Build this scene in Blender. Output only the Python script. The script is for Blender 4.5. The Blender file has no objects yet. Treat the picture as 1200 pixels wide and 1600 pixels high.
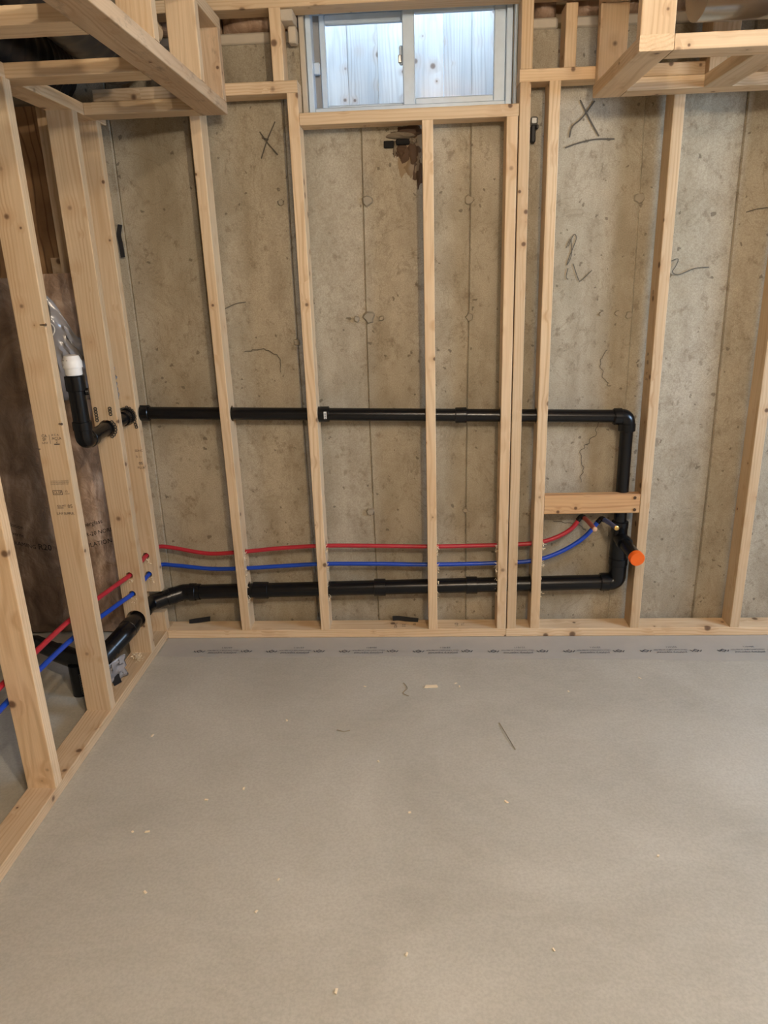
import bpy, bmesh, math, random
from mathutils import Vector, Matrix, Euler, noise

scene = bpy.context.scene
COL = scene.collection
rnd = random.Random(7)

# ------------------------------------------------------------------ camera
cam_d = bpy.data.cameras.new('camera')
cam_d.sensor_fit = 'AUTO'
cam_d.sensor_width = 36.0
cam_d.lens = 25.463
cam_d.clip_start = 0.02
cam = bpy.data.objects.new('camera', cam_d)
COL.objects.link(cam)
def cam_axes(p, y, r):
    p, y, r = map(math.radians, (p, y, r))
    f = Vector((math.sin(y)*math.cos(p), math.cos(y)*math.cos(p), -math.sin(p)))
    rt = Vector((math.cos(y), -math.sin(y), 0)); up = rt.cross(f)
    return math.cos(r)*rt + math.sin(r)*up, -math.sin(r)*rt + math.cos(r)*up, f
rt, up, fw = cam_axes(18.2327, -3.2164, -1.8641)
CAM = Vector((1.101, -2.740, 1.463))
mw = Matrix((rt, up, -fw)).transposed().to_4x4(); mw.translation = CAM
cam.matrix_world = mw
scene.camera = cam

# ------------------------------------------------------------------ world, lights, exposure
vs = scene.view_settings
vs.view_transform = 'Standard'; vs.look = 'None'; vs.gamma = 1.0; vs.use_curve_mapping = False
vs.exposure = 0.3
w = bpy.data.worlds.new('sky'); scene.world = w; w.use_nodes = True
nt = w.node_tree; nt.nodes.clear()
wo = nt.nodes.new('ShaderNodeOutputWorld'); bg = nt.nodes.new('ShaderNodeBackground')
sky = nt.nodes.new('ShaderNodeTexSky'); sky.sky_type = 'NISHITA'
sky.sun_disc = False; sky.sun_elevation = math.radians(38); sky.sun_rotation = math.radians(200)
bg.inputs['Strength'].default_value = 1.0
tint = nt.nodes.new('ShaderNodeMix'); tint.data_type = 'RGBA'; tint.blend_type = 'MULTIPLY'; tint.inputs[0].default_value = 1.0
tint.inputs[7].default_value = (0.80, 1.0, 1.12, 1)
nt.links.new(sky.outputs[0], tint.inputs[6]); nt.links.new(tint.outputs[2], bg.inputs[0]); nt.links.new(bg.outputs[0], wo.inputs[0])

def lamp(name, loc, energy, color, radius):
    d = bpy.data.lights.new(name, 'POINT'); d.energy = energy; d.color = color; d.shadow_soft_size = radius
    o = bpy.data.objects.new(name, d); o.location = loc; COL.objects.link(o); return o
WARM = (1.0, 0.86, 0.68)
lamp('hanging_bulb', (1.66, -2.72, 2.13), 72, WARM, 0.035)
lamp('ceiling_bulb_and_fill', (1.20, -2.62, 2.34), 34, WARM, 0.035)
lamp('ceiling_bulb_and_fill', (2.4, -4.9, 2.33), 40, WARM, 0.035)  # added weak fill lamp, far behind the viewer
def daylight(loc, rot, sx, sy, energy, color):
    d = bpy.data.lights.new('window_daylight', 'AREA'); d.shape = 'RECTANGLE'; d.size = sx; d.size_y = sy
    d.energy = energy; d.color = color
    o = bpy.data.objects.new('window_daylight', d); o.location = loc; o.rotation_euler = rot; COL.objects.link(o)
daylight((4.16, -1.5, 1.75), (0, math.radians(90), 0), 0.75, 1.1, 62, (0.55, 0.74, 1.0))

# ------------------------------------------------------------------ node helpers
def new_mat(name):
    m = bpy.data.materials.new(name); m.use_nodes = True
    n = m.node_tree; b = n.nodes['Principled BSDF']
    return m, n, b
def N(n, t, **kw):
    x = n.nodes.new(t)
    for k, v in kw.items():
        if k in x.inputs.keys(): x.inputs[k].default_value = v
        else: setattr(x, k, v)
    return x
def math_n(n, op, a, b=None, c=None):
    x = n.nodes.new('ShaderNodeMath'); x.operation = op
    for i, v in enumerate((a, b, c)):
        if v is None: continue
        if isinstance(v, (int, float)): x.inputs[i].default_value = v
        else: n.links.new(v, x.inputs[i])
    return x.outputs[0]
def vmath(n, op, a, b):
    x = n.nodes.new('ShaderNodeVectorMath'); x.operation = op
    for i, v in enumerate((a, b)):
        if isinstance(v, (tuple, list)): x.inputs[i].default_value = v
        else: n.links.new(v, x.inputs[i])
    return x.outputs[0]
def ramp(n, fac, stops, interp='LINEAR'):
    x = n.nodes.new('ShaderNodeValToRGB'); x.color_ramp.interpolation = interp
    els = x.color_ramp.elements
    while len(els) < len(stops): els.new(0.5)
    for e, (p, c) in zip(els, stops):
        e.position = p; e.color = (c[0], c[1], c[2], 1) if isinstance(c, (tuple, list)) else (c, c, c, 1)
    n.links.new(fac, x.inputs[0]); return x.outputs[0]
def mix(n, fac, a, b, mode='MIX'):
    x = n.nodes.new('ShaderNodeMix'); x.data_type = 'RGBA'; x.blend_type = mode
    if isinstance(fac, (int, float)): x.inputs[0].default_value = fac
    else: n.links.new(fac, x.inputs[0])
    for i, v in ((6, a), (7, b)):
        if isinstance(v, (tuple, list)): x.inputs[i].default_value = (v[0], v[1], v[2], 1)
        else: n.links.new(v, x.inputs[i])
    return x.outputs[2]
def noise_n(n, vec, scale, detail=4, rough=0.55, dist=0.0):
    x = N(n, 'ShaderNodeTexNoise', Scale=scale, Detail=detail, Roughness=rough, Distortion=dist)
    n.links.new(vec, x.inputs['Vector']); return x.outputs['Fac']
def bump(n, b, h, strength, dist):
    x = N(n, 'ShaderNodeBump', Strength=strength, Distance=dist)
    n.links.new(h, x.inputs['Height']); n.links.new(x.outputs[0], b.inputs['Normal'])
def simple(name, col, rough=0.5, metal=0.0, spec=0.5):
    m, n, b = new_mat(name)
    tc = N(n, 'ShaderNodeTexCoord')
    f = noise_n(n, tc.outputs['Object'], 35, 3)
    c = mix(n, f, [x*0.9 for x in col], [min(1, x*1.08) for x in col])
    n.links.new(c, b.inputs['Base Color'])
    b.inputs['Roughness'].default_value = rough; b.inputs['Metallic'].default_value = metal
    b.inputs['Specular IOR Level'].default_value = spec
    return m

def wood_mat(name, pale, tan, ring, ring_scale=42, knots=1.0, dirt=0.0):
    m, n, b = new_mat(name)
    tc = N(n, 'ShaderNodeTexCoord'); oi = N(n, 'ShaderNodeObjectInfo')
    rv = math_n(n, 'MULTIPLY', oi.outputs['Random'], 37.0)
    cv = N(n, 'ShaderNodeCombineXYZ')
    for i in range(3): n.links.new(math_n(n, 'MULTIPLY', rv, (1.0, 1.7, 2.3)[i]), cv.inputs[i])
    P = tc.outputs['Object']; Q = vmath(n, 'ADD', P, cv.outputs[0])
    # knots
    vo = N(n, 'ShaderNodeTexVoronoi', Scale=13.0); n.links.new(Q, vo.inputs['Vector'])
    sp = N(n, 'ShaderNodeSeparateColor'); n.links.new(vo.outputs['Color'], sp.inputs[0])
    kr = math_n(n, 'MULTIPLY_ADD', math_n(n, 'POWER', sp.outputs[0], 2.0), 0.14, 0.065)
    kd = math_n(n, 'DIVIDE', vo.outputs['Distance'], kr)
    kcore = ramp(n, kd, [(0.0, 1.0), (0.62, 0.9), (1.0, 0.0)])
    khalo = ramp(n, math_n(n, 'DIVIDE', kd, 3.2), [(0.0, 1.0), (1.0, 0.0)])
    # growth rings, bent round the knots
    off = N(n, 'ShaderNodeCombineXYZ')
    n.links.new(math_n(n, 'MULTIPLY_ADD', oi.outputs['Random'], 0.09, -0.045), off.inputs[0])
    r2 = math_n(n, 'FRACT', math_n(n, 'MULTIPLY', oi.outputs['Random'], 7.31))
    n.links.new(math_n(n, 'MULTIPLY_ADD', r2, 0.10, 0.02), off.inputs[1])
    A = vmath(n, 'ADD', P, off.outputs[0])
    lown = N(n, 'ShaderNodeTexNoise', Scale=1.0, Detail=2)
    n.links.new(vmath(n, 'MULTIPLY', Q, (8, 8, 1.1)), lown.inputs['Vector'])
    A = vmath(n, 'ADD', A, vmath(n, 'MULTIPLY', vmath(n, 'SUBTRACT', lown.outputs['Color'], (.5, .5, .5)), (0.075, 0.075, 0)))
    wv = N(n, 'ShaderNodeTexWave', wave_type='RINGS', rings_direction='Z')
    wv.inputs['Scale'].default_value = ring_scale; wv.inputs['Distortion'].default_value = 0.6
    wv.inputs['Detail'].default_value = 2; wv.inputs['Detail Scale'].default_value = 0.6
    n.links.new(khalo, math_n(n, 'MULTIPLY', khalo, 5.0).node.inputs[0])
    n.links.new(math_n(n, 'MULTIPLY', khalo, 5.0), wv.inputs['Phase Offset'])
    n.links.new(vmath(n, 'MULTIPLY', A, (1, 1, 0.05)), wv.inputs['Vector'])
    rings = ramp(n, wv.outputs['Fac'], [(0.0, 0.0), (0.55, 0.18), (1.0, 1.0)])
    fine = noise_n(n, vmath(n, 'MULTIPLY', Q, (240, 240, 5)), 1.0, 3)
    blot = noise_n(n, vmath(n, 'MULTIPLY', Q, (9, 9, 1.5)), 1.0, 3)
    c = mix(n, ramp(n, blot, [(0.3, 0.0), (0.72, 1.0)]), pale, tan)
    zone = ramp(n, noise_n(n, vmath(n, 'MULTIPLY', Q, (26, 26, 0.9)), 1.0, 2), [(0.36, 0.10), (0.66, 0.46)])
    c = mix(n, math_n(n, 'MULTIPLY', rings, zone), c, ring)
    c = mix(n, ramp(n, fine, [(0.35, 0.16), (0.7, 0.0)]), c, [x*0.55 for x in ring])
    tone = math_n(n, 'MULTIPLY_ADD', r2, 0.22, 0.86)
    hv = N(n, 'ShaderNodeHueSaturation'); n.links.new(tone, hv.inputs['Value']); n.links.new(c, hv.inputs['Color'])
    c = hv.outputs[0]
    c = mix(n, math_n(n, 'MULTIPLY', khalo, 0.38*knots), c, (0.40, 0.20, 0.08))
    c = mix(n, math_n(n, 'MULTIPLY', kcore, 0.85*knots), c, (0.075, 0.03, 0.014))
    if dirt:
        dn = noise_n(n, vmath(n, 'MULTIPLY', Q, (30, 30, 9)), 1.0, 5, 0.7)
        c = mix(n, ramp(n, dn, [(0.55, 0.0), (0.75, dirt)]), c, (0.12, 0.085, 0.06))
    n.links.new(c, b.inputs['Base Color'])
    b.inputs['Roughness'].default_value = 0.62
    b.inputs['Specular IOR Level'].default_value = 0.3
    bump(n, b, fine, 0.12, 0.002)
    return m

M = {}
M['wood'] = wood_mat('spruce_lumber', (0.775, 0.60, 0.395), (0.67, 0.475, 0.28), (0.47, 0.27, 0.12), 30, 1.0)
M['fir'] = wood_mat('fir_blocking', (0.66, 0.42, 0.21), (0.56, 0.31, 0.14), (0.34, 0.15, 0.055), 30)
M['dirty_wood'] = wood_mat('muddy_lumber', (0.70, 0.53, 0.35), (0.58, 0.39, 0.23), (0.42, 0.24, 0.12), 42, 1.0, 0.65)
M['cedar'] = wood_mat('weathered_fence_wood', (0.70, 0.68, 0.62), (0.50, 0.48, 0.45), (0.34, 0.30, 0.26), 26, 0.9)
M['abs'] = simple('black_drain_plastic', (0.005, 0.005, 0.0055), 0.27, 0.0, 0.4)
M['blackrag'] = simple('black_rubber', (0.012, 0.012, 0.014), 0.6)
M['red'] = simple('red_water_tube', (0.44, 0.022, 0.035), 0.38)
M['redmud'] = simple('dull_red_water_tube', (0.24, 0.05, 0.035), 0.5)
M['blue'] = simple('blue_water_tube', (0.006, 0.055, 0.40), 0.35)
M['bluegrey'] = simple('dull_blue_water_tube', (0.06, 0.08, 0.17), 0.5)
M['orange'] = simple('orange_test_cap', (0.85, 0.13, 0.005), 0.5)
M['white'] = simple('white_valve_plastic', (0.82, 0.80, 0.76), 0.4)
M['vinyl'] = simple('blue_daylit_vinyl', (0.62, 0.75, 0.90), 0.35)  # white vinyl; blue daylight cast painted into the base colour
M['track'] = simple('grey_window_track', (0.30, 0.30, 0.30), 0.5)
M['brass'] = simple('brass_crimp', (0.80, 0.58, 0.20), 0.3, 1.0)
M['tan_end'] = simple('tan_tube_end', (0.62, 0.36, 0.22), 0.5)
M['steel'] = simple('galvanised_steel', (0.62, 0.62, 0.62), 0.28, 1.0)
M['nail_steel'] = simple('dull_steel', (0.30, 0.30, 0.29), 0.5, 0.7)
M['wet'] = simple('wet_stain', (0.20, 0.135, 0.070), 0.5)
M['wet2'] = simple('old_water_stain', (0.29, 0.215, 0.13), 0.8)
M['strap'] = simple('blackened_strap_steel', (0.10, 0.095, 0.09), 0.35, 0.8)
M['chip'] = simple('fresh_cut_wood', (0.86, 0.72, 0.50), 0.7)
M['straw'] = simple('dry_straw', (0.30, 0.24, 0.15), 0.8)
M['patch'] = simple('grey_mortar_patch', (0.33, 0.285, 0.215), 0.9)
M['batt_ink'] = simple('black_batt_print', (0.008, 0.006, 0.005), 0.9, 0.0, 0.1)
M['nail'] = simple('dark_nail', (0.12, 0.07, 0.04), 0.5, 0.6)
M['foil'] = simple('duct_sheet_metal', (0.58, 0.59, 0.60), 0.25, 1.0)
M['flex'] = simple('black_flex_duct', (0.02, 0.018, 0.018), 0.35)
M['ink'] = simple('stamp_ink', (0.035, 0.028, 0.028), 0.7)
M['blue_ink'] = simple('print_ink', (0.02, 0.024, 0.045), 0.6)
M['pencil'] = simple('pencil_mark', (0.10, 0.085, 0.065), 0.8)
M['sticker'] = simple('white_sticker', (0.75, 0.75, 0.72), 0.5)
M['pack'] = simple('white_sill_membrane', (0.55, 0.48, 0.38), 0.6)
M['mud'] = simple('brown_mud', (0.085, 0.045, 0.022), 0.75)
M['clay'] = simple('grey_broken_concrete', (0.21, 0.165, 0.115), 0.9)
M['hole'] = simple('dark_hole', (0.006, 0.005, 0.005), 0.9)

def concrete_wall():
    m, n, b = new_mat('cast_concrete')
    tc = N(n, 'ShaderNodeTexCoord'); P = tc.outputs['Object']
    big = noise_n(n, vmath(n, 'MULTIPLY', P, (2.4, 2.4, 1.3)), 1.0, 6, 0.62)
    mid = noise_n(n, vmath(n, 'MULTIPLY', P, (9, 9, 6)), 1.0, 6, 0.65, 0.4)
    c = ramp(n, big, [(0.30, (0.350, 0.308, 0.225)), (0.52, (0.460, 0.408, 0.312)), (0.70, (0.545, 0.490, 0.390))])
    c = mix(n, ramp(n, mid, [(0.42, 0.0), (0.62, 0.40)]), c, (0.255, 0.205, 0.135))
    streak = noise_n(n, vmath(n, 'MULTIPLY', P, (13, 13, 0.8)), 1.0, 5, 0.6)
    c = mix(n, ramp(n, streak, [(0.5, 0.0), (0.72, 0.40)]), c, (0.56, 0.50, 0.39))
    pt = noise_n(n, vmath(n, 'MULTIPLY', P, (28, 28, 22)), 1.0, 6, 0.72)
    c = mix(n, ramp(n, pt, [(0.57, 0.0), (0.66, 0.55)]), c, (0.19, 0.15, 0.10))
    # damp looking curd edges: band of a noise iso-line
    iso = noise_n(n, vmath(n, 'MULTIPLY', P, (5.5, 5.5, 4.2)), 1.0, 7, 0.66, 0.6)
    band = ramp(n, math_n(n, 'ABSOLUTE', math_n(n, 'SUBTRACT', iso, 0.55)), [(0.0, 0.30), (0.008, 0.14), (0.016, 0.0)])
    c = mix(n, band, c, (0.16, 0.12, 0.075))
    speck = noise_n(n, P, 240, 3, 0.7)
    c = mix(n, ramp(n, speck, [(0.40, 0.35), (0.6, 0.0)]), c, (0.18, 0.14, 0.10))
    # bug holes
    wn = N(n, 'ShaderNodeTexNoise', Scale=48.0, Detail=3); n.links.new(P, wn.inputs['Vector'])
    wp = vmath(n, 'ADD', P, vmath(n, 'MULTIPLY', wn.outputs['Color'], (0.03, 0.03, 0.03)))
    holes = None
    for sc, rad in ((15.0, 0.16), (34.0, 0.22)):
        vo = N(n, 'ShaderNodeTexVoronoi', Scale=sc); n.links.new(wp, vo.inputs['Vector'])
        s = N(n, 'ShaderNodeSeparateColor'); n.links.new(vo.outputs['Color'], s.inputs[0])
        r = math_n(n, 'MULTIPLY', math_n(n, 'POWER', s.outputs[1], 2.0), rad)
        h = ramp(n, math_n(n, 'SUBTRACT', r, vo.outputs['Distance']), [(0.0, 0.0), (0.025, 1.0)])
        holes = h if holes is None else math_n(n, 'MAXIMUM', holes, h)
    c = mix(n, math_n(n, 'MULTIPLY', holes, 0.62), c, (0.11, 0.085, 0.06))
    n.links.new(c, b.inputs['Base Color'])
    b.inputs['Roughness'].default_value = 0.85; b.inputs['Specular IOR Level'].default_value = 0.2
    h = math_n(n, 'SUBTRACT', math_n(n, 'MULTIPLY', mid, 0.7), holes)
    bump(n, b, h, 0.35, 0.004)
    return m
M['concrete'] = concrete_wall()

def floor_mat():
    m, n, b = new_mat('troweled_concrete')
    tc = N(n, 'ShaderNodeTexCoord'); P = tc.outputs['Object']
    big = noise_n(n, P, 1.6, 5, 0.6, 0.5)
    c = ramp(n, big, [(0.30, (0.415, 0.392, 0.328)), (0.55, (0.505, 0.482, 0.412)), (0.75, (0.575, 0.550, 0.478))])
    st = noise_n(n, vmath(n, 'MULTIPLY', P, (5, 16, 5)), 1.0, 6, 0.65, 1.2)
    c = mix(n, ramp(n, st, [(0.45, 0.0), (0.75, 0.30)]), c, (0.60, 0.57, 0.50))
    fine = noise_n(n, P, 130, 4, 0.7)
    c = mix(n, ramp(n, fine, [(0.38, 0.22), (0.6, 0.0)]), c, (0.23, 0.195, 0.155))
    # pale scratches
    sc = noise_n(n, vmath(n, 'MULTIPLY', P, (7, 7, 7)), 1.0, 3, 0.5, 2.0)
    ln = ramp(n, math_n(n, 'ABSOLUTE', math_n(n, 'SUBTRACT', sc, 0.6)), [(0.0, 0.22), (0.004, 0.0)])
    c = mix(n, ln, c, (0.58, 0.54, 0.47))
    n.links.new(c, b.inputs['Base Color'])
    b.inputs['Roughness'].default_value = 0.58; b.inputs['Specular IOR Level'].default_value = 0.35
    h = math_n(n, 'ADD', math_n(n, 'MULTIPLY', st, 0.8), math_n(n, 'MULTIPLY', fine, 0.12))
    bump(n, b, h, 0.16, 0.006)
    return m
M['floor'] = floor_mat()

def film_mat(name, col, alpha, rough):
    m, n, b = new_mat(name); n.nodes.remove(b)
    out = n.nodes['Material Output']
    tc = N(n, 'ShaderNodeTexCoord'); f = noise_n(n, tc.outputs['Object'], 14, 4)
    d = N(n, 'ShaderNodeBsdfDiffuse'); n.links.new(mix(n, f, [x*0.85 for x in col], col), d.inputs[0])
    g = N(n, 'ShaderNodeBsdfGlossy', Roughness=rough); t = N(n, 'ShaderNodeBsdfTransparent')
    fr = N(n, 'ShaderNodeFresnel', IOR=1.45)
    m1 = N(n, 'ShaderNodeMixShader'); m1.inputs[0].default_value = alpha
    n.links.new(t.outputs[0], m1.inputs[1]); n.links.new(d.outputs[0], m1.inputs[2])
    m2 = N(n, 'ShaderNodeMixShader'); n.links.new(fr.outputs[0], m2.inputs[0])
    n.links.new(m1.outputs[0], m2.inputs[1]); n.links.new(g.outputs[0], m2.inputs[2])
    n.links.new(m2.outputs[0], out.inputs[0]); return m
M['glass'] = film_mat('window_glass', (0.8, 0.9, 0.95), 0.02, 0.02)
M['poly'] = film_mat('clear_poly_sheet', (0.44, 0.42, 0.42), 0.55, 0.18)
M['gasket'] = film_mat('grey_poly_strip', (0.53, 0.50, 0.445), 0.93, 0.55)

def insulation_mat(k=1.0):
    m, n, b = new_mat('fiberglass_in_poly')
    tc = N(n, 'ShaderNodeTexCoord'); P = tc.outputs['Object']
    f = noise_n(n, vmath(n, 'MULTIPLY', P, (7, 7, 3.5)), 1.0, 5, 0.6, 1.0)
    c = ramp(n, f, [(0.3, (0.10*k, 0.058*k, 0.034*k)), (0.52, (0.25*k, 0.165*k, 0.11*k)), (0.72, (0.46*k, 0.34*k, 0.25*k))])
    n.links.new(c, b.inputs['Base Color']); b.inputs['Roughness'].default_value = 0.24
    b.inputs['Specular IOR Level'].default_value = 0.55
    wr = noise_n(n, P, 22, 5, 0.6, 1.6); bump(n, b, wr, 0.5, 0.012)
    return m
M['insul'] = insulation_mat(0.75); M['insul_brightened'] = insulation_mat(1.75)  # same insulation twice: base colour lowered for shade, second copy raised against it
def plywood_mat():
    m, n, b = new_mat('sheathing_plywood')
    tc = N(n, 'ShaderNodeTexCoord'); P = tc.outputs['Object']
    wv = N(n, 'ShaderNodeTexWave', wave_type='RINGS', rings_direction='Y'); wv.inputs['Scale'].default_value = 4.5
    wv.inputs['Distortion'].default_value = 7.0; wv.inputs['Detail'].default_value = 2; wv.inputs['Detail Scale'].default_value = 0.8
    n.links.new(vmath(n, 'MULTIPLY', P, (2.2, 1, 0.8)), wv.inputs['Vector'])
    f = noise_n(n, P, 9, 4)
    c = ramp(n, f, [(0.3, (0.26, 0.135, 0.06)), (0.7, (0.42, 0.25, 0.12))])
    c = mix(n, ramp(n, wv.outputs['Fac'], [(0.0, 0.7), (0.18, 0.0)]), c, (0.13, 0.055, 0.022))
    n.links.new(c, b.inputs['Base Color']); b.inputs['Roughness'].default_value = 0.6
    return m
M['plywood'] = plywood_mat()
def plain_wall(name, col):
    m, n, b = new_mat(name)
    tc = N(n, 'ShaderNodeTexCoord'); f = noise_n(n, tc.outputs['Object'], 3, 6)
    n.links.new(mix(n, f, [x*0.8 for x in col], col), b.inputs['Base Color']); b.inputs['Roughness'].default_value = 0.85
    return m
M['plainwall'] = plain_wall('bare_basement_wall', (0.42, 0.36, 0.28))
M['subfloor'] = plain_wall('subfloor_board', (0.34, 0.24, 0.14))

# ------------------------------------------------------------------ object helpers
LOC = {}
def put(o, loc, parent=None):
    COL.objects.link(o)
    if parent is not None:
        o.parent = parent; o.location = Vector(loc) - LOC[parent.name]
    else: o.location = loc
    LOC[o.name] = Vector(loc)
    return o
def tag(o, label=None, cat=None, group=None, kind=None):
    for k, v in (('label', label), ('category', cat), ('group', group), ('kind', kind)):
        if v: o[k] = v
    return o
def empty(name, loc, label=None, cat=None, group=None, kind=None):
    o = bpy.data.objects.new(name, None); o.empty_display_size = 0.1
    put(o, loc); return tag(o, label, cat, group, kind)
def mesh_obj(name, bm, mat, parent=None, smooth=False, label=None):
    """bm holds world coordinates; the object gets its origin at the middle of its shape"""
    lo = Vector((min(v.co[i] for v in bm.verts) for i in range(3)))
    hi = Vector((max(v.co[i] for v in bm.verts) for i in range(3)))
    c = (lo + hi)/2
    bmesh.ops.translate(bm, verts=bm.verts, vec=-c)
    me = bpy.data.meshes.new(name); bm.to_mesh(me); bm.free()
    if smooth: me.polygons.foreach_set('use_smooth', [True]*len(me.polygons))
    me.set_sharp_from_angle(angle=math.radians(38))
    for x in (mat if isinstance(mat, (list, tuple)) else [mat]): me.materials.append(x)
    o = bpy.data.objects.new(name, me); put(o, c, parent)
    if label: o['label'] = label
    return o
def box_bm(x0, x1, y0, y1, z0, z1, bev=0.0, bm=None, seg=1):
    own = bm is None
    if own: bm = bmesh.new()
    g = bmesh.ops.create_cube(bm, size=1.0)['verts']
    for v in g:
        v.co = Vector(((x0+x1)/2 + v.co.x*(x1-x0), (y0+y1)/2 + v.co.y*(y1-y0), (z0+z1)/2 + v.co.z*(z1-z0)))
    if bev:
        es = list({e for v in g for e in v.link_edges})
        bmesh.ops.bevel(bm, geom=es, offset=bev, segments=seg, affect='EDGES', profile=0.5)
    return bm
def box(name, x0, x1, y0, y1, z0, z1, mat, parent=None, bev=0.0, label=None):
    return mesh_obj(name, box_bm(x0, x1, y0, y1, z0, z1, bev), mat, parent, label=label)

def boolean_cut(me, cutters):
    """cut the bmesh cutters out of mesh me (both in the same local frame)"""
    cm = bpy.data.meshes.new('cutter'); cutters.to_mesh(cm); cutters.free()
    a = bpy.data.objects.new('a_tmp', me); c = bpy.data.objects.new('c_tmp', cm)
    COL.objects.link(a); COL.objects.link(c)
    md = a.modifiers.new('b', 'BOOLEAN'); md.object = c; md.operation = 'DIFFERENCE'; md.solver = 'EXACT'
    md.use_self = True
    dg = bpy.context.evaluated_depsgraph_get()
    out = bpy.data.meshes.new_from_object(a.evaluated_get(dg))
    bpy.data.objects.remove(a); bpy.data.objects.remove(c); bpy.data.meshes.remove(cm)
    return out

AX = {'z': Matrix.Identity(3),
      'x': Matrix(((0, 0, 1), (1, 0, 0), (0, 1, 0))),      # local z -> world x, local x -> world y, local y -> world z
      'y': Matrix(((1, 0, 0), (0, 0, 1), (0, -1, 0)))}     # local z -> world y, local y -> -world z
def lumber(name, axis, x0, x1, y0, y1, z0, z1, parent, mat='wood', cuts=None, label=None, bev=0.0028):
    """a board whose grain (local z) runs along a world axis; cuts = list of (p, q, radius) world cylinders or ('box', ...)"""
    R = AX[axis]; Rt = R.transposed()
    c = Vector(((x0+x1)/2, (y0+y1)/2, (z0+z1)/2)); half = Vector(((x1-x0)/2, (y1-y0)/2, (z1-z0)/2))
    h = Rt @ half; h = Vector((abs(h.x), abs(h.y), abs(h.z)))
    bm = bmesh.new()
    g = bmesh.ops.create_cube(bm, size=2.0)['verts']
    for v in g: v.co = Vector((v.co.x*h.x, v.co.y*h.y, v.co.z*h.z))
    le = [e for e in bm.edges if abs((e.verts[0].co - e.verts[1].co).normalized().z) > 0.9]
    bmesh.ops.bevel(bm, geom=le, offset=bev, segments=2, affect='EDGES', profile=0.5)
    me = bpy.data.meshes.new(name); bm.to_mesh(me); bm.free()
    if cuts:
        cb = bmesh.new()
        for cu in cuts:
            if cu[0] == 'box':
                b0 = bmesh.new(); box_bm(*cu[1:], bm=b0)
                for v in b0.verts: v.co = Rt @ (v.co - c)
                tmp = bpy.data.meshes.new('t'); b0.to_mesh(tmp); b0.free(); cb.from_mesh(tmp); bpy.data.meshes.remove(tmp)
            else:
                p, q, r = cu; p = Rt @ (Vector(p) - c); q = Rt @ (Vector(q) - c)
                d = q - p
                mt = Matrix.Translation((p+q)/2) @ d.to_track_quat('Z', 'Y').to_matrix().to_4x4()
                bmesh.ops.create_cone(cb, cap_ends=True, segments=20, radius1=r, radius2=r, depth=d.length, matrix=mt)
        bmesh.ops.recalc_face_normals(cb, faces=cb.faces)
        me2 = boolean_cut(me, cb); bpy.data.meshes.remove(me); me = me2
    me.materials.clear(); me.materials.append(M[mat] if isinstance(mat, str) else mat)
    o = bpy.data.objects.new(name, me); o.rotation_mode = 'QUATERNION'
    o.rotation_quaternion = R.to_quaternion()
    put(o, c, parent)
    if label: o['label'] = label
    return o
def child_of(o, bm, name, mat, smooth=False):
    """a sub-part of a turned board: bm in world coordinates"""
    inv = o.rotation_quaternion.to_matrix().transposed() if o.rotation_mode == 'QUATERNION' else Matrix.Identity(3)
    base = LOC[o.name]
    for v in bm.verts: v.co = inv @ (v.co - base)
    me = bpy.data.meshes.new(name); bm.to_mesh(me); bm.free(); me.materials.append(M[mat])
    if smooth: me.polygons.foreach_set('use_smooth', [True]*len(me.polygons))
    k = bpy.data.objects.new(name, me); COL.objects.link(k); k.parent = o
    return k

def frames(pts):
    T = []
    for i in range(len(pts)):
        a = pts[max(i-1, 0)]; b = pts[min(i+1, len(pts)-1)]; T.append((b-a).normalized())
    ref = Vector((0, 0, 1)) if abs(T[0].z) < 0.9 else Vector((1, 0, 0))
    u = (ref - T[0]*ref.dot(T[0])).normalized(); out = []
    for t in T:
        u = (u - t*u.dot(t)).normalized(); out.append((t, u, t.cross(u)))
    return out
def sweep(pts, rad, seg=16, caps=True, bm=None):
    bm = bm or bmesh.new(); pts = [Vector(p) for p in pts]; fr = frames(pts); rings = []
    rads = rad if isinstance(rad, (list, tuple)) else [rad]*len(pts)
    for p, (t, u, v), r in zip(pts, fr, rads):
        rings.append([bm.verts.new(p + (u*math.cos(2*math.pi*k/seg) + v*math.sin(2*math.pi*k/seg))*r) for k in range(seg)])
    for a, b in zip(rings, rings[1:]):
        for k in range(seg):
            f = bm.faces.new((a[k], a[(k+1) % seg], b[(k+1) % seg], b[k])); f.smooth = True
    if caps:
        bm.faces.new(list(reversed(rings[0]))); bm.faces.new(rings[-1])
    return bm
def fillet(pts, r, n=7):
    pts = [Vector(p) for p in pts]; out = [pts[0]]
    for a, b, c in zip(pts, pts[1:], pts[2:]):
        d1 = (a-b).normalized(); d2 = (c-b).normalized(); ang = d1.angle(d2)
        t = min(r/math.tan(ang/2), 0.49*(a-b).length, 0.49*(c-b).length)
        p, q = b + d1*t, b + d2*t
        for i in range(n+1):
            s = i/n; out.append((1-s)**2*p + 2*s*(1-s)*b + s*s*q)
    out.append(pts[-1]); return out
def smooth_path(pts, n=8):
    pts = [Vector(p) for p in pts]; P = [pts[0]*2-pts[1]] + pts + [pts[-1]*2-pts[-2]]; out = []
    for i in range(1, len(P)-2):
        for k in range(n):
            t = k/n; a, b, c, d = P[i-1], P[i], P[i+1], P[i+2]
            out.append(0.5*((2*b) + (c-a)*t + (2*a-5*b+4*c-d)*t*t + (3*b-a-3*c+d)*t**3))
    out.append(pts[-1]); return out
def tube(name, pts, rad, mat, parent, seg=16, label=None):
    o = mesh_obj(name, sweep(pts, rad, seg), mat, parent, label=label)
    return o
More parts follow.
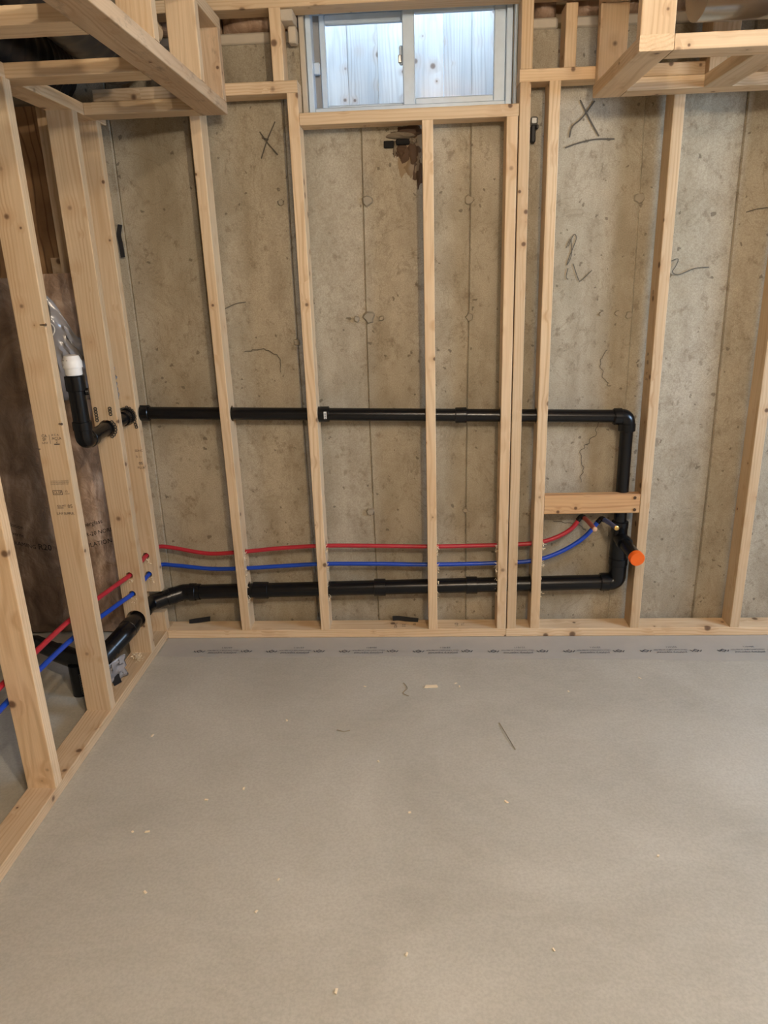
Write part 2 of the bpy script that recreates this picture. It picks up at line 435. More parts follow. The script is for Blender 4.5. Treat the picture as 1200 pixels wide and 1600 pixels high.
def ribbon(bm, pts, wid, nrm, thick=0.0012):
    """thin raised line on a surface with normal nrm"""
    nrm = Vector(nrm); pts = [Vector(p) for p in pts]; prev = None
    for i, p in enumerate(pts):
        a = pts[max(i-1, 0)]; b = pts[min(i+1, len(pts)-1)]
        s = (b-a).normalized().cross(nrm).normalized()*wid*0.5
        ring = [bm.verts.new(p - s), bm.verts.new(p - s + nrm*thick), bm.verts.new(p + s + nrm*thick), bm.verts.new(p + s)]
        if prev:
            for k in range(4): bm.faces.new((prev[k], prev[(k+1) % 4], ring[(k+1) % 4], ring[k]))
        prev = ring
_text_cache = {}
def text_bm(body, size, origin, xdir, ydir, align='LEFT', space=1.0, stretch=1.0):
    key = (body, align, space)
    if key not in _text_cache:
        cu = bpy.data.curves.new('txt', 'FONT'); cu.body = body; cu.size = 1.0; cu.align_x = align; cu.space_line = space
        cu.resolution_u = 2
        o = bpy.data.objects.new('txt', cu); COL.objects.link(o)
        me = bpy.data.meshes.new_from_object(o.evaluated_get(bpy.context.evaluated_depsgraph_get()))
        bpy.data.objects.remove(o); bpy.data.curves.remove(cu); _text_cache[key] = me
    bm = bmesh.new(); bm.from_mesh(_text_cache[key])
    X, Y, O = Vector(xdir).normalized(), Vector(ydir).normalized(), Vector(origin)
    for v in bm.verts: v.co = O + X*(v.co.x*size*stretch) + Y*(v.co.y*size)
    return bm
def join_bm(*bms):
    out = bmesh.new()
    for b in bms:
        t = bpy.data.meshes.new('t'); b.to_mesh(t); b.free(); out.from_mesh(t); bpy.data.meshes.remove(t)
    return out

# ------------------------------------------------------------------ setting: floor, walls, ceiling
YW = 0.115           # face of the cast concrete wall
fl = box('floor', -1.6, 4.3, -6.2, 0.5, -0.15, 0.0, M['floor']); tag(fl, 'grey troweled concrete basement floor', kind='structure')

def wall_back():
    """poured wall: panel faces a few millimetres out of step, form fins between them, window opening left free"""
    # panel boundaries in x with face offset (towards the room is negative y)
    seams = [(-0.13, 0.0), (0.0, 0.004), (0.295, -0.001), (0.632, 0.003), (0.90, 0.0), (1.284, -0.004), (1.44, -0.004), (1.89, 0.002), (2.24, -0.003), (2.85, 0.001), (3.45, 0.0), (4.3, 0.0)]
    bm = bmesh.new()
    xs = []
    for (xa, o), (xb, _) in zip(seams, seams[1:]):
        xs += [(xa + 0.004, o), (xb - 0.004, o)]
        xs.append((xb, min(o, _) - 0.0035 if xb in (1.89,) else max(o, _) + 0.005))
    xs = sorted(set(xs)); xs += [(0.715, 0.003), (1.441, -0.004)]; xs = sorted(set(xs))
    zs = [0.0, 0.25, 0.5, 0.75, 1.0, 1.25, 1.5, 1.75, 1.975, 2.226]
    wob = lambda x, z: noise.noise(Vector((x*2, z*2, 0)))*0.0025
    lean = lambda x, z: 0.012*(0.9 - x)*0 + 0.006*math.sin(z*2.1 + x*3)
    grid = {}
    for i, (x, o) in enumerate(xs):
        for j, z in enumerate(zs):
            grid[i, j] = bm.verts.new((x + (lean(x, z) if 0.05 < x < 0.70 or 0.72 < x < 1.43 or x > 1.46 else 0), YW + o + wob(x, z), z))
    for i in range(len(xs)-1):
        for j in range(len(zs)-1):
            mid = (xs[i][0] + xs[i+1][0])/2
            if 0.715 < mid < 1.441 and zs[j] >= 1.975: continue
            bm.faces.new((grid[i, j], grid[i+1, j], grid[i+1, j+1], grid[i, j+1]))
    t = bpy.data.meshes.new('t'); bm.to_mesh(t); bm.free()
    bm = bmesh.new(); bm.from_mesh(t); bpy.data.meshes.remove(t)
    ext = bmesh.ops.extrude_face_region(bm, geom=bm.faces[:])
    for v in ext['geom']:
        if isinstance(v, bmesh.types.BMVert): v.co.y = YW + 0.20
    bmesh.ops.recalc_face_normals(bm, faces=bm.faces)
    o = mesh_obj('wall_back', bm, M['concrete']); tag(o, 'cast concrete basement wall behind the open studs', kind='structure')
    return o
WB = wall_back()
def on_wall(name, bm, mat, label=None):
    o = mesh_obj(name, bm, M[mat], WB); 
    if label: o['label'] = label
    return o
yw = YW - 0.0065
# pencilled marks and cracks on the concrete
def mark(name, strokes, wid, mat='pencil', label=None):
    bm = bmesh.new()
    for s in strokes:
        pts = smooth_path([(x, yw, z) for x, z in s], 5) if len(s) > 2 else [Vector((x, yw, z)) for x, z in s]
        ribbon(bm, pts, wid, (0, -1, 0), 0.001)
    return on_wall(name, bm, mat, label)
mark('chalk_cross', [[(0.542, 1.955), (0.57, 1.915), (0.602, 1.878)], [(0.600, 1.985), (0.566, 1.925), (0.541, 1.868)], [(0.548, 1.935), (0.572, 1.928)]], 0.0042, label='dark pencilled cross on the concrete')
mark('chalk_cross', [[(1.665, 2.01), (1.70, 1.95), (1.736, 1.895)], [(1.715, 2.005), (1.675, 1.955), (1.642, 1.928), (1.634, 1.895)], [(1.62, 1.862), (1.66, 1.874), (1.72, 1.885), (1.79, 1.884)]], 0.005, label='charcoal cross with a line under it')
mark('scribble', [[(1.647, 1.535), (1.665, 1.575), (1.675, 1.56), (1.655, 1.505), (1.645, 1.47), (1.66, 1.505), (1.655, 1.56), (1.64, 1.53)], [(1.65, 1.46), (1.645, 1.43), (1.652, 1.42)], [(1.668, 1.475), (1.69, 1.42), (1.70, 1.415), (1.738, 1.45)]], 0.0026)
mark('scribble', [[(2.00, 1.465), (2.045, 1.48), (2.04, 1.455), (2.03, 1.435), (2.055, 1.425), (2.11, 1.445), (2.16, 1.448)]], 0.0028)
mark('scribble', [[(2.27, 1.63), (2.31, 1.64), (2.38, 1.645)]], 0.0026)
mark('scribble', [[(0.318, 1.32), (0.342, 1.345), (0.40, 1.37), (0.44, 1.375)], [(0.30, 1.30), (0.298, 1.34), (0.32, 1.38)], [(0.297, 1.26), (0.298, 1.31)]], 0.0026)
def crack(pts, seed):
    r = random.Random(seed); out = []
    for (xa, za), (xb, zb) in zip(pts, pts[1:]):
        for k in range(6):
            t = k/6; out.append((xa + (xb-xa)*t + r.uniform(-.006, .006), za + (zb-za)*t + r.uniform(-.003, .003)))
    return out
mark('crack', [crack([(1.80, 0.90), (1.785, 0.83), (1.735, 0.77), (1.745, 0.70), (1.735, 0.625)], 1)], 0.002)
mark('crack', [crack([(1.83, 1.02), (1.80, 1.06), (1.79, 1.12), (1.815, 1.17)], 2)], 0.002)
mark('crack', [crack([(0.42, 1.19), (0.49, 1.20), (0.55, 1.17), (0.555, 1.09)], 3)], 0.002)
mark('crack', [crack([(1.64, 0.475), (1.69, 0.465), (1.75, 0.45), (1.775, 0.425)], 4)], 0.0018)
# filled form-tie points on the seams
def tie(x, z, r, seed):
    bm = bmesh.new(); rr = random.Random(seed); c = bm.verts.new((x, yw - 0.006, z)); ring = []; ring2 = []
    for k in range(14):
        a = 2*math.pi*k/14; q = r*rr.uniform(0.75, 1.15)
        ring.append(bm.verts.new((x + q*math.cos(a), YW + 0.004, z + q*math.sin(a))))
        ring2.append(bm.verts.new((x + q*.7*math.cos(a), yw - 0.005, z + q*.7*math.sin(a))))
    for k in range(14):
        bm.faces.new((ring[k], ring[(k+1) % 14], ring2[(k+1) % 14], ring2[k])); bm.faces.new((ring2[k], ring2[(k+1) % 14], c))
    on_wall('tie_patch', bm, 'patch')
for i, (x, z, r) in enumerate([(0.917, 1.715, .022), (0.908, 1.305, .026), (1.286, 1.705, .02), (1.289, 1.296, .018), (1.893, 1.69, .024), (1.884, 1.285, .016),
                               (0.884, .525, .018), (1.276, .525, .014), (0.60, 1.72, .014), (0.625, 1.22, .016), (0.86, 1.30, .012), (0.955, 1.30, .011), (1.84, 1.295, .012), (1.78, 1.293, .010)]):
    tie(x, z, r, i)

# broken spot under the window: rough lip, mud running down, dark socket
def lump(name, cx, cz, w_, h_, d_, mat, seed, label=None):
    bm = bmesh.new(); bmesh.ops.create_icosphere(bm, subdivisions=3, radius=1.0)
    for v in bm.verts:
        q = v.co.copy(); k = 1 + 0.45*noise.noise(q*2.1 + Vector((seed, 0, 0))) + 0.2*noise.noise(q*5 + Vector((0, seed, 0)))
        v.co = Vector((cx + q.x*k*w_, YW + 0.004 + q.y*k*d_, cz + q.z*k*h_))
    o = mesh_obj(name, bm, M[mat], WB, smooth=True)
    if label: o['label'] = label
lump('water_stain', 1.075, 1.855, 0.060, 0.098, 0.0065, 'wet2', 1.3)
lump('water_stain', 1.085, 1.838, 0.044, 0.070, 0.0085, 'wet', 8.3)
lump('water_stain', 1.055, 1.868, 0.046, 0.036, 0.0090, 'mud', 2.9)
lump('mud_stain', 1.085, 1.862, 0.030, 0.040, 0.012, 'mud', 3.1, 'wet brown mud smeared over the concrete')
lump('mud_stain', 1.105, 1.80, 0.022, 0.055, 0.009, 'mud', 7.7)
lump('mud_stain', 1.042, 1.872, 0.022, 0.020, 0.014, 'mud', 5.2)
lump('mud_stain', 1.075, 1.935, 0.055, 0.022, 0.012, 'mud', 9.2)
lump('broken_lip', 1.045, 1.925, 0.050, 0.014, 0.020, 'clay', 4.4)
lump('broken_lip', 1.022, 1.882, 0.008, 0.030, 0.014, 'clay', 6.4)
lump('broken_lip', 1.085, 1.905, 0.016, 0.010, 0.022, 'clay', 2.4)
on_wall('socket', box_bm(0.983, 1.018, YW - 0.012, YW + 0.01, 1.885, 1.908, 0.002), 'hole', 'black socket in the concrete')
on_wall('socket', box_bm(1.026, 1.075, YW - 0.018, YW + 0.01, 1.893, 1.912, 0.004), 'hole')

# other shell walls
def shell(name, *a, mat='plainwall', label=None):
    o = box(name, *a, M[mat]); tag(o, label, kind='structure'); return o
shell('wall_left', -1.7, -1.6, -6.2, 0.5, 0.0, 2.62, label='bare wall beyond the left stud wall')
shell('wall_front', -1.7, 4.4, -6.3, -6.2, 0.0, 2.62, label='bare wall behind the viewer')
rim = bmesh.new()
box_bm(-0.13, 0.700, YW + 0.13, YW + 0.20, 2.2265, 2.62, bm=rim); box_bm(1.445, 4.3, YW + 0.13, YW + 0.20, 2.2265, 2.62, bm=rim); box_bm(0.700, 1.445, YW + 0.02, YW + 0.20, 2.354, 2.62, bm=rim)
tag(mesh_obj('trim_1', rim, M['subfloor']), 'rim joist above the concrete wall', kind='structure')
# right wall with a window hole
bm = box_bm(4.3, 4.4, -6.2, 0.5, 0.0, 1.35)
box_bm(4.3, 4.4, -6.2, 0.5, 2.15, 2.62, bm=bm); box_bm(4.3, 4.4, -6.2, -2.05, 1.35, 2.15, bm=bm); box_bm(4.3, 4.4, -0.95, 0.5, 1.35, 2.15, bm=bm)
o = mesh_obj('wall_right', bm, M['plainwall']); tag(o, 'bare side wall with a window', kind='structure')
ce = shell('ceiling', -1.7, 4.4, -6.3, 0.4, 2.60, 2.66, mat='subfloor', label='subfloor boards over the joists')
for k in range(15):
    x = -1.35 + k*0.4064
    lumber('joist', 'y', x, x + 0.038, -6.19, YW, 2.36, 2.598, ce)

# behind the left stud wall: framed outer wall, sheathing above, wrapped batts below
shell('wall_outer', -1.6, -0.13, 0.26, 0.28, 1.30, 2.10, mat='plywood', label='brown plywood sheathing behind the left studs')
shell('wall_corner', -1.6, -0.13, 0.285, 0.32, 0.0, 2.60, label='concrete end behind the sheathing')
def batt(name, x0, x1, z0, z1, y, bulge, seed, label, nx=14, nz=30):
    bm = bmesh.new(); g = {}
    for i in range(nx+1):
        for j in range(nz+1):
            u, v = i/nx, j/nz; x = x0 + (x1-x0)*u; z = z0 + (z1-z0)*v
            e = (math.sin(math.pi*min(max(u, .02), .98))**0.4)*(math.sin(math.pi*min(max(v, .01), .99))**0.25)
            d = bulge*e + 0.022*e*noise.noise(Vector((x*9 + seed, z*6, 1.3))) + 0.010*e*noise.noise(Vector((x*25, z*18, seed)))
            g[i, j] = bm.verts.new((x, y - d, z))
    for i in range(nx):
        for j in range(nz): bm.faces.new((g[i, j], g[i+1, j], g[i+1, j+1], g[i, j+1]))
    ext = bmesh.ops.extrude_face_region(bm, geom=bm.faces[:])
    for v in ext['geom']:
        if isinstance(v, bmesh.types.BMVert): v.co.y = y + 0.02
    bmesh.ops.recalc_face_normals(bm, faces=bm.faces)
    o = mesh_obj(name, bm, M['insul'], smooth=True); return tag(o, label, 'insulation', 'insulation around the basement edge')
B1 = batt('insulation_batt', -0.36, -0.10, 0.010, 1.50, 0.075, 0.055, 2.0, 'poly-wrapped brown insulation batt between the two nearest corner studs'); B1.data.materials[0] = M['insul_brightened']
B2 = batt('insulation_batt', -0.86, -0.365, 0.010, 1.49, 0.075, 0.06, 5.0, 'dark wrapped insulation batt behind the leftmost stud gap, printed R20')
B3 = batt('insulation_batt', -1.50, -0.865, 0.010, 1.49, 0.075, 0.06, 8.0, 'dark wrapped insulation batt beyond the left edge of the stud wall')

# ------------------------------------------------------------------ pipe routes (needed for the drilled holes)
PY = 0.045
vent_z = lambda x: 0.970 - 0.0290*x
drain_z = lambda x: 0.196 + 0.0165*x
RED = [(-0.105, -2.30, 0.385), (-0.104, -1.40, 0.378), (-0.104, -0.98, 0.382), (-0.103, -0.57, 0.376), (-0.062, -0.28, 0.374), (-0.045, -0.17, 0.374), (-0.045, 0.0, 0.383), (-0.015, 0.062, 0.398), (0.05, 0.062, 0.394), (0.20, 0.05, 0.371), (0.343, 0.045, 0.378), (0.50, 0.045, 0.392), (0.682, 0.045, 0.401), (0.90, 0.045, 0.398), (1.137, 0.045, 0.392), (1.42, 0.045, 0.395), (1.56, 0.045, 0.402), (1.64, 0.045, 0.425), (1.70, 0.045, 0.462), (1.733, 0.045, 0.510)]
BLUE = [(-0.105, -2.30, 0.315), (-0.104, -1.40, 0.315), (-0.104, -0.98, 0.322), (-0.103, -0.57, 0.308), (-0.062, -0.28, 0.298), (-0.045, -0.17, 0.295), (-0.045, 0.0, 0.300), (-0.015, 0.062, 0.316), (0.05, 0.062, 0.314), (0.20, 0.05, 0.302), (0.343, 0.045, 0.304), (0.50, 0.045, 0.312), (0.682, 0.045, 0.320), (0.90, 0.045, 0.318), (1.137, 0.045, 0.312), (1.42, 0.045, 0.316), (1.56, 0.045, 0.326), (1.66, 0.045, 0.362), (1.75, 0.045, 0.422), (1.812, 0.045, 0.500)]
def holes_at(x):      # drilled holes of a back wall stud
    def zi(path):
        for a, b in zip(path, path[1:]):
            if a[0] <= x <= b[0] and b[0] > a[0]: return a[2] + (b[2]-a[2])*(x-a[0])/(b[0]-a[0])
        return None
    L = [((x-.06, PY, vent_z(x)), (x+.06, PY, vent_z(x)), 0.031), ((x-.06, PY, drain_z(x)), (x+.06, PY, drain_z(x)), 0.039)]
    for p in (RED[8:], BLUE[8:]):
        z = zi(p)
        if z: L.append(((x-.06, 0.045, z), (x+.06, 0.045, z), 0.014))
    return L
def holes_y(y):
    L = []
    for p in (RED, BLUE):
        for a, b in zip(p, p[1:]):
            if a[1] <= y <= b[1]:
                z = a[2] + (b[2]-a[2])*(y-a[1])/(b[1]-a[1]); L.append(((-0.045, y-.06, z), (-0.045, y+.06, z), 0.014)); break
    return L

# ------------------------------------------------------------------ stud walls
T = 0.038; D = 0.089
W1 = empty('stud_wall', (0.72, 0.045, 0), 'bare spruce stud wall framing the window opening, between the left corner and the doubled stud', 'framing', 'bare stud walls', 'thing')
W2 = empty('stud_wall', (2.7, 0.045, 0), 'bare spruce stud wall section on the right, holding the short horizontal block', 'framing', 'bare stud walls', 'thing')
W3 = empty('stud_wall', (-0.045, -1.2, 0), 'bare spruce stud wall running towards the viewer along the left side', 'framing', 'bare stud walls', 'thing')
bp1 = lumber('bottom_plate', 'x', 0.002, 1.4415, 0, D, 0.001, T, W1)
sA = lumber('stud', 'z', 0.324, 0.362, 0, D, T, 2.049, W1, cuts=holes_at(.343))
sB = lumber('stud', 'z', 0.664, 0.702, 0, D, T, 2.049, W1, cuts=holes_at(.683))
sC = lumber('stud', 'z', 1.118, 1.156, 0, D, T, 1.950, W1, cuts=holes_at(1.137))
sD = lumber('stud', 'z', 1.4025, 1.4405, 0, D, T, 1.950, W1, cuts=holes_at(1.4215))
lumber('sill_plate', 'x', 0.703, 1.4425, 0, D, 1.950, 1.988, W1)
lumber('top_plate', 'x', 0.0, 0.702, 0, D, 2.049, 2.087, W1)
lumber('cripple_stud', 'z', 0.622, 0.660, 0, D, 2.087, 2.297, W1)
lumber('upper_plate', 'x', 0.16, 1.4425, 0, D, 2.297, 2.335, W1)
bp2 = lumber('bottom_plate', 'x', 1.4425, 4.28, 0, D, 0.001, T, W2)
sJ = lumber('stud', 'z', 1.4445, 1.4815, 0, D, T, 2.049, W2, cuts=holes_at(1.463))
lumber('cripple_stud', 'z', 1.4445, 1.4835, 0, D, 2.087, 2.297, W2)
sE = lumber('stud', 'z', 1.541, 1.579, 0, D, T, 2.049, W2, cuts=holes_at(1.56))
sF = lumber('stud', 'z', 1.950, 1.988, 0, D, T, 2.049, W2)
sG = lumber('stud', 'z', 2.355, 2.393, 0, D, T, 2.049, W2)
for x in (2.762, 3.168, 3.575, 3.98): lumber('stud', 'z', x, x + T, 0, D, T, 2.049, W2)
lumber('top_plate', 'x', 1.4425, 4.28, 0, D, 2.049, 2.087, W2)
lumber('cripple_stud', 'z', 1.586, 1.624, 0, D, 2.087, 2.268, W2)
for x in (2.05, 2.45, 2.86, 3.26): lumber('cripple_stud', 'z', x, x + T, 0, D, 2.087, 2.297, W2)
lumber('upper_plate', 'x', 1.486, 4.28, 0, D, 2.297, 2.335, W2)
blk = lumber('blocking', 'x', 1.580, 1.949, 0.002, 0.040, 0.538, 0.616, W2, mat='fir', label='reddish blocking nailed between two studs', bev=0.004)
# side wall
lumber('bottom_plate', 'y', -D, 0.0, -3.6, D, 0.001, T, W3)
for ya, yb in ((-.482, D), (-.888, -.5735), (-1.295, -.980), (-1.70, -1.387), (-3.6, -1.792)): lumber('top_plate', 'y', -D, -.0015, ya, yb, 1.992, 2.030, W3)
vx, vz = -0.045, 0.957
corner_cuts = [((-0.045, -0.06, 0.966), (-0.045, 0.06, 0.966), 0.036), ('box', -0.07, 0.02, -0.03, 0.12, 0.125, 0.222)] + holes_y(0.0)
sK = lumber('stud', 'z', -D, 0.0, 0.0, T, T, 1.992, W3, cuts=corner_cuts)
sL = lumber('stud', 'z', -D, 0.0, -0.185, -0.147, T, 1.992, W3, cuts=[((vx, -.25, vz), (vx, -.10, vz), 0.031), ((-0.045, -.26, .186), (-0.045, -.10, .186), 0.0385)] + holes_y(-0.166))
sM = lumber('stud', 'z', -D, 0.0, -0.592, -0.554, T, 1.992, W3)
sN = lumber('stud', 'z', -D, 0.0, -0.998, -0.960, T, 1.992, W3)
for y in (-1.404, -1.81, -2.217, -2.62, -3.03, -3.436): lumber('stud', 'z', -D, 0.0, y, y + T, T, 1.992, W3)

# grade stamps printed on the studs
def stamp(board, lines, name='grade_stamp'):
    for l in lines: child_of(board, l, name, 'ink')
def ytext(s, size, x, y, z, align='LEFT', stretch=1.0):   # on a face that looks at the viewer
    return text_bm(s, size, (x, y - 0.0008, z), (1, 0, 0), (0, 0, 1), align, 0.85, stretch)
def xz_bar(x0, x1, z0, z1, y): 
    bm = bmesh.new(); bm.faces.new([bm.verts.new((x, y - 0.0008, z)) for x, z in ((x0, z0), (x1, z0), (x1, z1), (x0, z1))]); return bm
ym = -0.592
def frame_bm(x0, x1, z0, z1, y, t=0.0016):
    return join_bm(xz_bar(x0, x1, z0, z0+t, y), xz_bar(x0, x1, z1-t, z1, y), xz_bar(x0, x0+t, z0, z1, y), xz_bar(x1-t, x1, z0, z1, y))
stamp(sM, [ytext('CA', .013, -.072, ym, 1.014), ytext('SP', .013, -.071, ym, 1.003), ytext('S-P-F', .009, -.0735, ym, .993), xz_bar(-.0475, -.0463, .993, 1.022, ym),
           ytext('A C A', .009, -.040, ym, 1.018), ytext('ACLA', .012, -.040, ym, 1.006), ytext('2', .015, -.030, ym, .995), xz_bar(-.036, -.018, .990, .993, ym)])
stamp(sM, [ytext('CONFORMS TO TREATMENT', .0042, -.069, ym, .872, stretch=1.05), ytext('OF WOOD PACKAGING FOR', .0042, -.069, ym, .867, stretch=1.05), ytext('EXPORT AND DOMESTIC USE', .0042, -.069, ym, .862, stretch=1.0),
           frame_bm(-.068, -.037, .828, .843, ym), ytext('CLSP', .0125, -.066, ym, .8315), ytext('15', .010, -.029, ym, .836), ytext('S-DRY', .006, -.030, ym, .829)])
stamp(sM, [ytext('KD-HT', .0095, -.062, ym, .788), xz_bar(-.062, -.042, .783, .785, ym), ytext('05', .0165, -.028, ym, .784), ytext('S-P-F SUPPLR.', .0125, -.068, ym, .761, stretch=.80)])
yk = 0.0
stamp(sK, [ytext('SDHC', .012, -.029, yk, .825), ytext('3 —', .014, -.028, yk, .80), ytext('05', .016, -.020, yk, .772), ytext('PLUR', .013, -.027, yk, .755)])
def ftext(s, size, x, z, board_y=0.0, align='LEFT'): return ytext(s, size, x, board_y, z, align)
def toptext(s, size, x, y, z, rot90=True):      # on a plate's upper face
    return text_bm(s, size, (x, y, z + 0.0008), (0, 1, 0), (-1, 0, 0))
stamp(bp1, [toptext('SDHC', .018, .985, .012, T), toptext('2 Z', .018, 1.02, .02, T), toptext('05', .018, 1.065, .035, T)])
stamp(bp1, [toptext('1-D', .022, 1.245, .02, T), toptext('T L', .018, 1.27, .03, T)])
def left_face_text(s, size, x, y, z): return text_bm(s, size, (x - 0.0008, y, z), (0, -1, 0), (0, 0, 1))
stamp(sF, [left_face_text('SPF', .016, 1.950, .065, 1.14), left_face_text('05', .02, 1.950, .06, 1.11), left_face_text('HT', .016, 1.950, .06, 1.07), left_face_text('S-DRY', .012, 1.950, .065, 1.05)])
stamp(sF, [left_face_text('III', .022, 1.950, .06, 1.36)])

# nails in the boards
def nail(board, p, d, length, r=0.0018):
    p = Vector(p); d = Vector(d).normalized()
    child_of(board, sweep([p - d*0.006, p + d*length, p + d*(length + .001), p + d*(length + .0025)], [r, r, r*2.2, r*2.2], 8), 'nail', 'nail')
nail(blk, (1.928, 0.002, .602), (0, -1, 0), .001, .003); nail(blk, (1.930, 0.002, .553), (0, -1, 0), .001, .003)
nail(sM, (-.012, -.592, 1.350), (1, -.35, .02), .016)
nail(sM, (-.008, -.592, 1.055), (1, -.5, 0), .008); nail(sM, (-.086, -.592, .977), (-1, -.4, 0), .006)

# ------------------------------------------------------------------ dropped frames under the ducts
ZB = 1.992
S1 = empty('soffit_frame', (0.23, -0.9, ZB), 'dropped spruce ladder frame in the upper left corner, its long rail running to the wall', 'framing', 'dropped duct frames', 'thing')
lumber('outer_rail', 'y', 0.370, 0.459, -2.6, -0.002, ZB, ZB + T, S1, mat='dirty_wood')
for y in (-0.091, -0.572, -0.978, -1.385, -1.79):
    lumber('cross_piece', 'x', 0.0 if y > -.1 else -D, 0.3685, y, y + D, ZB, ZB + T, S1)
zt = 2.238
for y in (-0.041, -0.30, -0.705, -1.11, -1.52):
    lumber('upright', 'z', 0.370, 0.459, y, y + T, ZB + T, zt, S1, mat='wood' if y < -.1 else 'dirty_wood')
lumber('upper_rail', 'y', 0.370, 0.459, -2.6, -0.002, zt, zt + T, S1)
S2 = empty('soffit_frame', (2.8, -0.27, ZB), 'dropped spruce frame in the upper right corner, below the metal duct', 'framing', 'dropped duct frames', 'thing')
lumber('front_rail', 'x', 1.7735, 4.28, -0.538, -0.449, ZB, ZB + T, S2)
lumber('end_rail', 'y', 1.683, 1.772, -0.538, -0.002, ZB, ZB + T, S2)
lumber('back_rail', 'x', 1.7735, 4.28, -0.088, -0.002, ZB, ZB + T, S2)
for x in (2.012, 2.418, 2.825, 3.23): lumber('cross_piece', 'y', x, x + D, -0.448, -0.089, ZB, ZB + T, S2)
for x in (1.683, 2.035, 2.40, 2.77, 3.2):
    lumber('upright', 'z', x, x + D, -0.538, -0.500, ZB + T, 2.297, S2)
    lumber('upright', 'z', x + .005, x + D + .005, -0.040, -0.002, ZB + T, 2.25, S2)
lumber('upper_rail', 'y', 1.688, 1.777, -0.498, -0.002, 2.252, 2.290, S2)
lumber('upper_rail', 'x', 1.683, 4.28, -0.538, -0.449, 2.298, 2.336, S2)

# ------------------------------------------------------------------ window
WX0, WX1, WZ0, WZ1 = 0.722, 1.432, 1.990, 2.352
Wn = empty('window_1', ((WX0+WX1)/2, 0.17, WZ0), 'white vinyl sliding basement window above the studs', kind='structure')
def ring_frame(name, x0, x1, z0, z1, y0, y1, wl, wr, wb, wt, mat, parent, bev=0.003):
    bm = bmesh.new()
    box_bm(x0, x0+wl, y0, y1, z0, z1, bev, bm); box_bm(x1-wr, x1, y0, y1, z0, z1, bev, bm)
    box_bm(x0+wl, x1-wr, y0, y1, z0, z0+wb, bev, bm); box_bm(x0+wl, x1-wr, y0, y1, z1-wt, z1, bev, bm)
    return mesh_obj(name, bm, M[mat], parent)
ring_frame('window_frame', WX0, WX1, WZ0, WZ1, 0.125, 0.215, 0.020, 0.022, 0.034, 0.030, 'vinyl', Wn)
SX = 1.055
box('track_jamb', WX0 + 0.0195, WX0 + 0.045, 0.188, 0.213, WZ0 + 0.034, WZ1 - 0.030, M['track'], Wn)
sash = ring_frame('fixed_sash', SX, WX1 - 0.022, WZ0 + 0.034, WZ1 - 0.030, 0.142, 0.168, 0.042, 0.040, 0.022, 0.018, 'vinyl', Wn)
box('glass_pane', SX + .040, WX1 - .060, 0.153, 0.158, WZ0 + .054, WZ1 - .046, M['glass'], Wn)
ring_frame('sliding_sash', WX0 + 0.042, SX + 0.034, WZ0 + 0.034, WZ1 - 0.030, 0.176, 0.202, 0.020, 0.030, 0.016, 0.030, 'vinyl', Wn)
box('glass_pane', WX0 + .060, SX + .006, 0.187, 0.192, WZ0 + .048, WZ1 - .058, M['glass'], Wn)
box('track_stop', WX0 + .0195, WX0 + .041, 0.150, 0.172, 2.135, 2.172, M['vinyl'], Wn, .003)
lt = box('latch', SX - .012, SX + .001, 0.166, 0.176, 2.155, 2.215, M['vinyl'], Wn, .003)
box('latch_lever', SX - .016, SX - .004, 0.158, 0.168, 2.160, 2.185, M['steel'], Wn, .002)
# reveal boards and foam around the frame
box('reveal_board', 0.7025, 0.7205, 0.105, 0.235, WZ0, 2.352, M['pack'], Wn, .002)
box('reveal_board', 1.4335, 1.4425, 0.118, 0.235, WZ0, 2.352, M['pack'], Wn, .002)
box('side_trim', 1.4345, 1.4435, 0.0895, 0.1165, WZ0, 2.352, M['vinyl'], Wn, .001)

# outside: board fence close to the glass
F = empty('board_fence', (1.1, 0.95, 1.6), 'weathered pale board fence standing close outside the window', 'fence')
x = -0.35; k = 0
while x < 2.6:
    wdt = 0.118 + 0.03*rnd.random(); dy = 0.006*(k % 2) + 0.004*rnd.random()
    lumber('plank', 'z', x, x + wdt - 0.0004, 0.93 + dy, 0.948 + dy, 1.55, 3.45, F, mat='cedar', bev=.002); x += wdt; k += 1
lumber('fence_rail', 'x', -0.35, 2.6, 0.962, 1.0, 3.25, 3.34, F, mat='cedar')
gr = shell('ground_outside', -1.7, 4.4, 0.33, 3.2, 1.50, 1.56, mat='plainwall', label='earth outside the window')

# ------------------------------------------------------------------ above the concrete: sill membrane and insulation pillows
for i, (xa, xb) in enumerate([(0.06, 0.70), (1.487, 1.58), (1.63, 2.7)]):
    o = box('sill_strip', xa, xb, YW - 0.004, YW + 0.12, 2.2275, 2.262, M['pack'], None, .006)
    tag(o, ['pale sill membrane on the concrete left of the window', 'short pale sill membrane just right of the window', 'pale sill membrane on the concrete above the right studs'][i], 'membrane', 'sill membranes on the concrete')
for i, (xa, xb) in enumerate([(0.06, 0.42), (0.425, 0.69), (1.50, 1.585), (1.63, 1.90), (1.92, 2.35)]):
    o = batt('insulation_batt', xa, xb, 2.264, 2.35, YW + 0.10, 0.085, 11.0 + i*3, ['brown insulation pillow tucked above the concrete behind the left frame', 'brown insulation pillow above the concrete just left of the window', 'narrow brown insulation pillow just right of the window', 'brown insulation pillow above the concrete beside the right frame', 'brown insulation pillow behind the right duct'][i], 10, 8); o.data.materials[0] = M['insul_brightened']
o = box('shim_block', 0.648, 0.700, 0.010, 0.100, 2.262, 2.296, M['pack'], None, .004); tag(o, 'pale scrap block wedged at the upper left corner of the window', 'block')
o = box('shim_block', 0.672, 0.700, 0.060, 0.100, 2.21, 2.261, M['pack'], None, .004); tag(o, 'small pale scrap block hanging lower, left of the window', 'block')

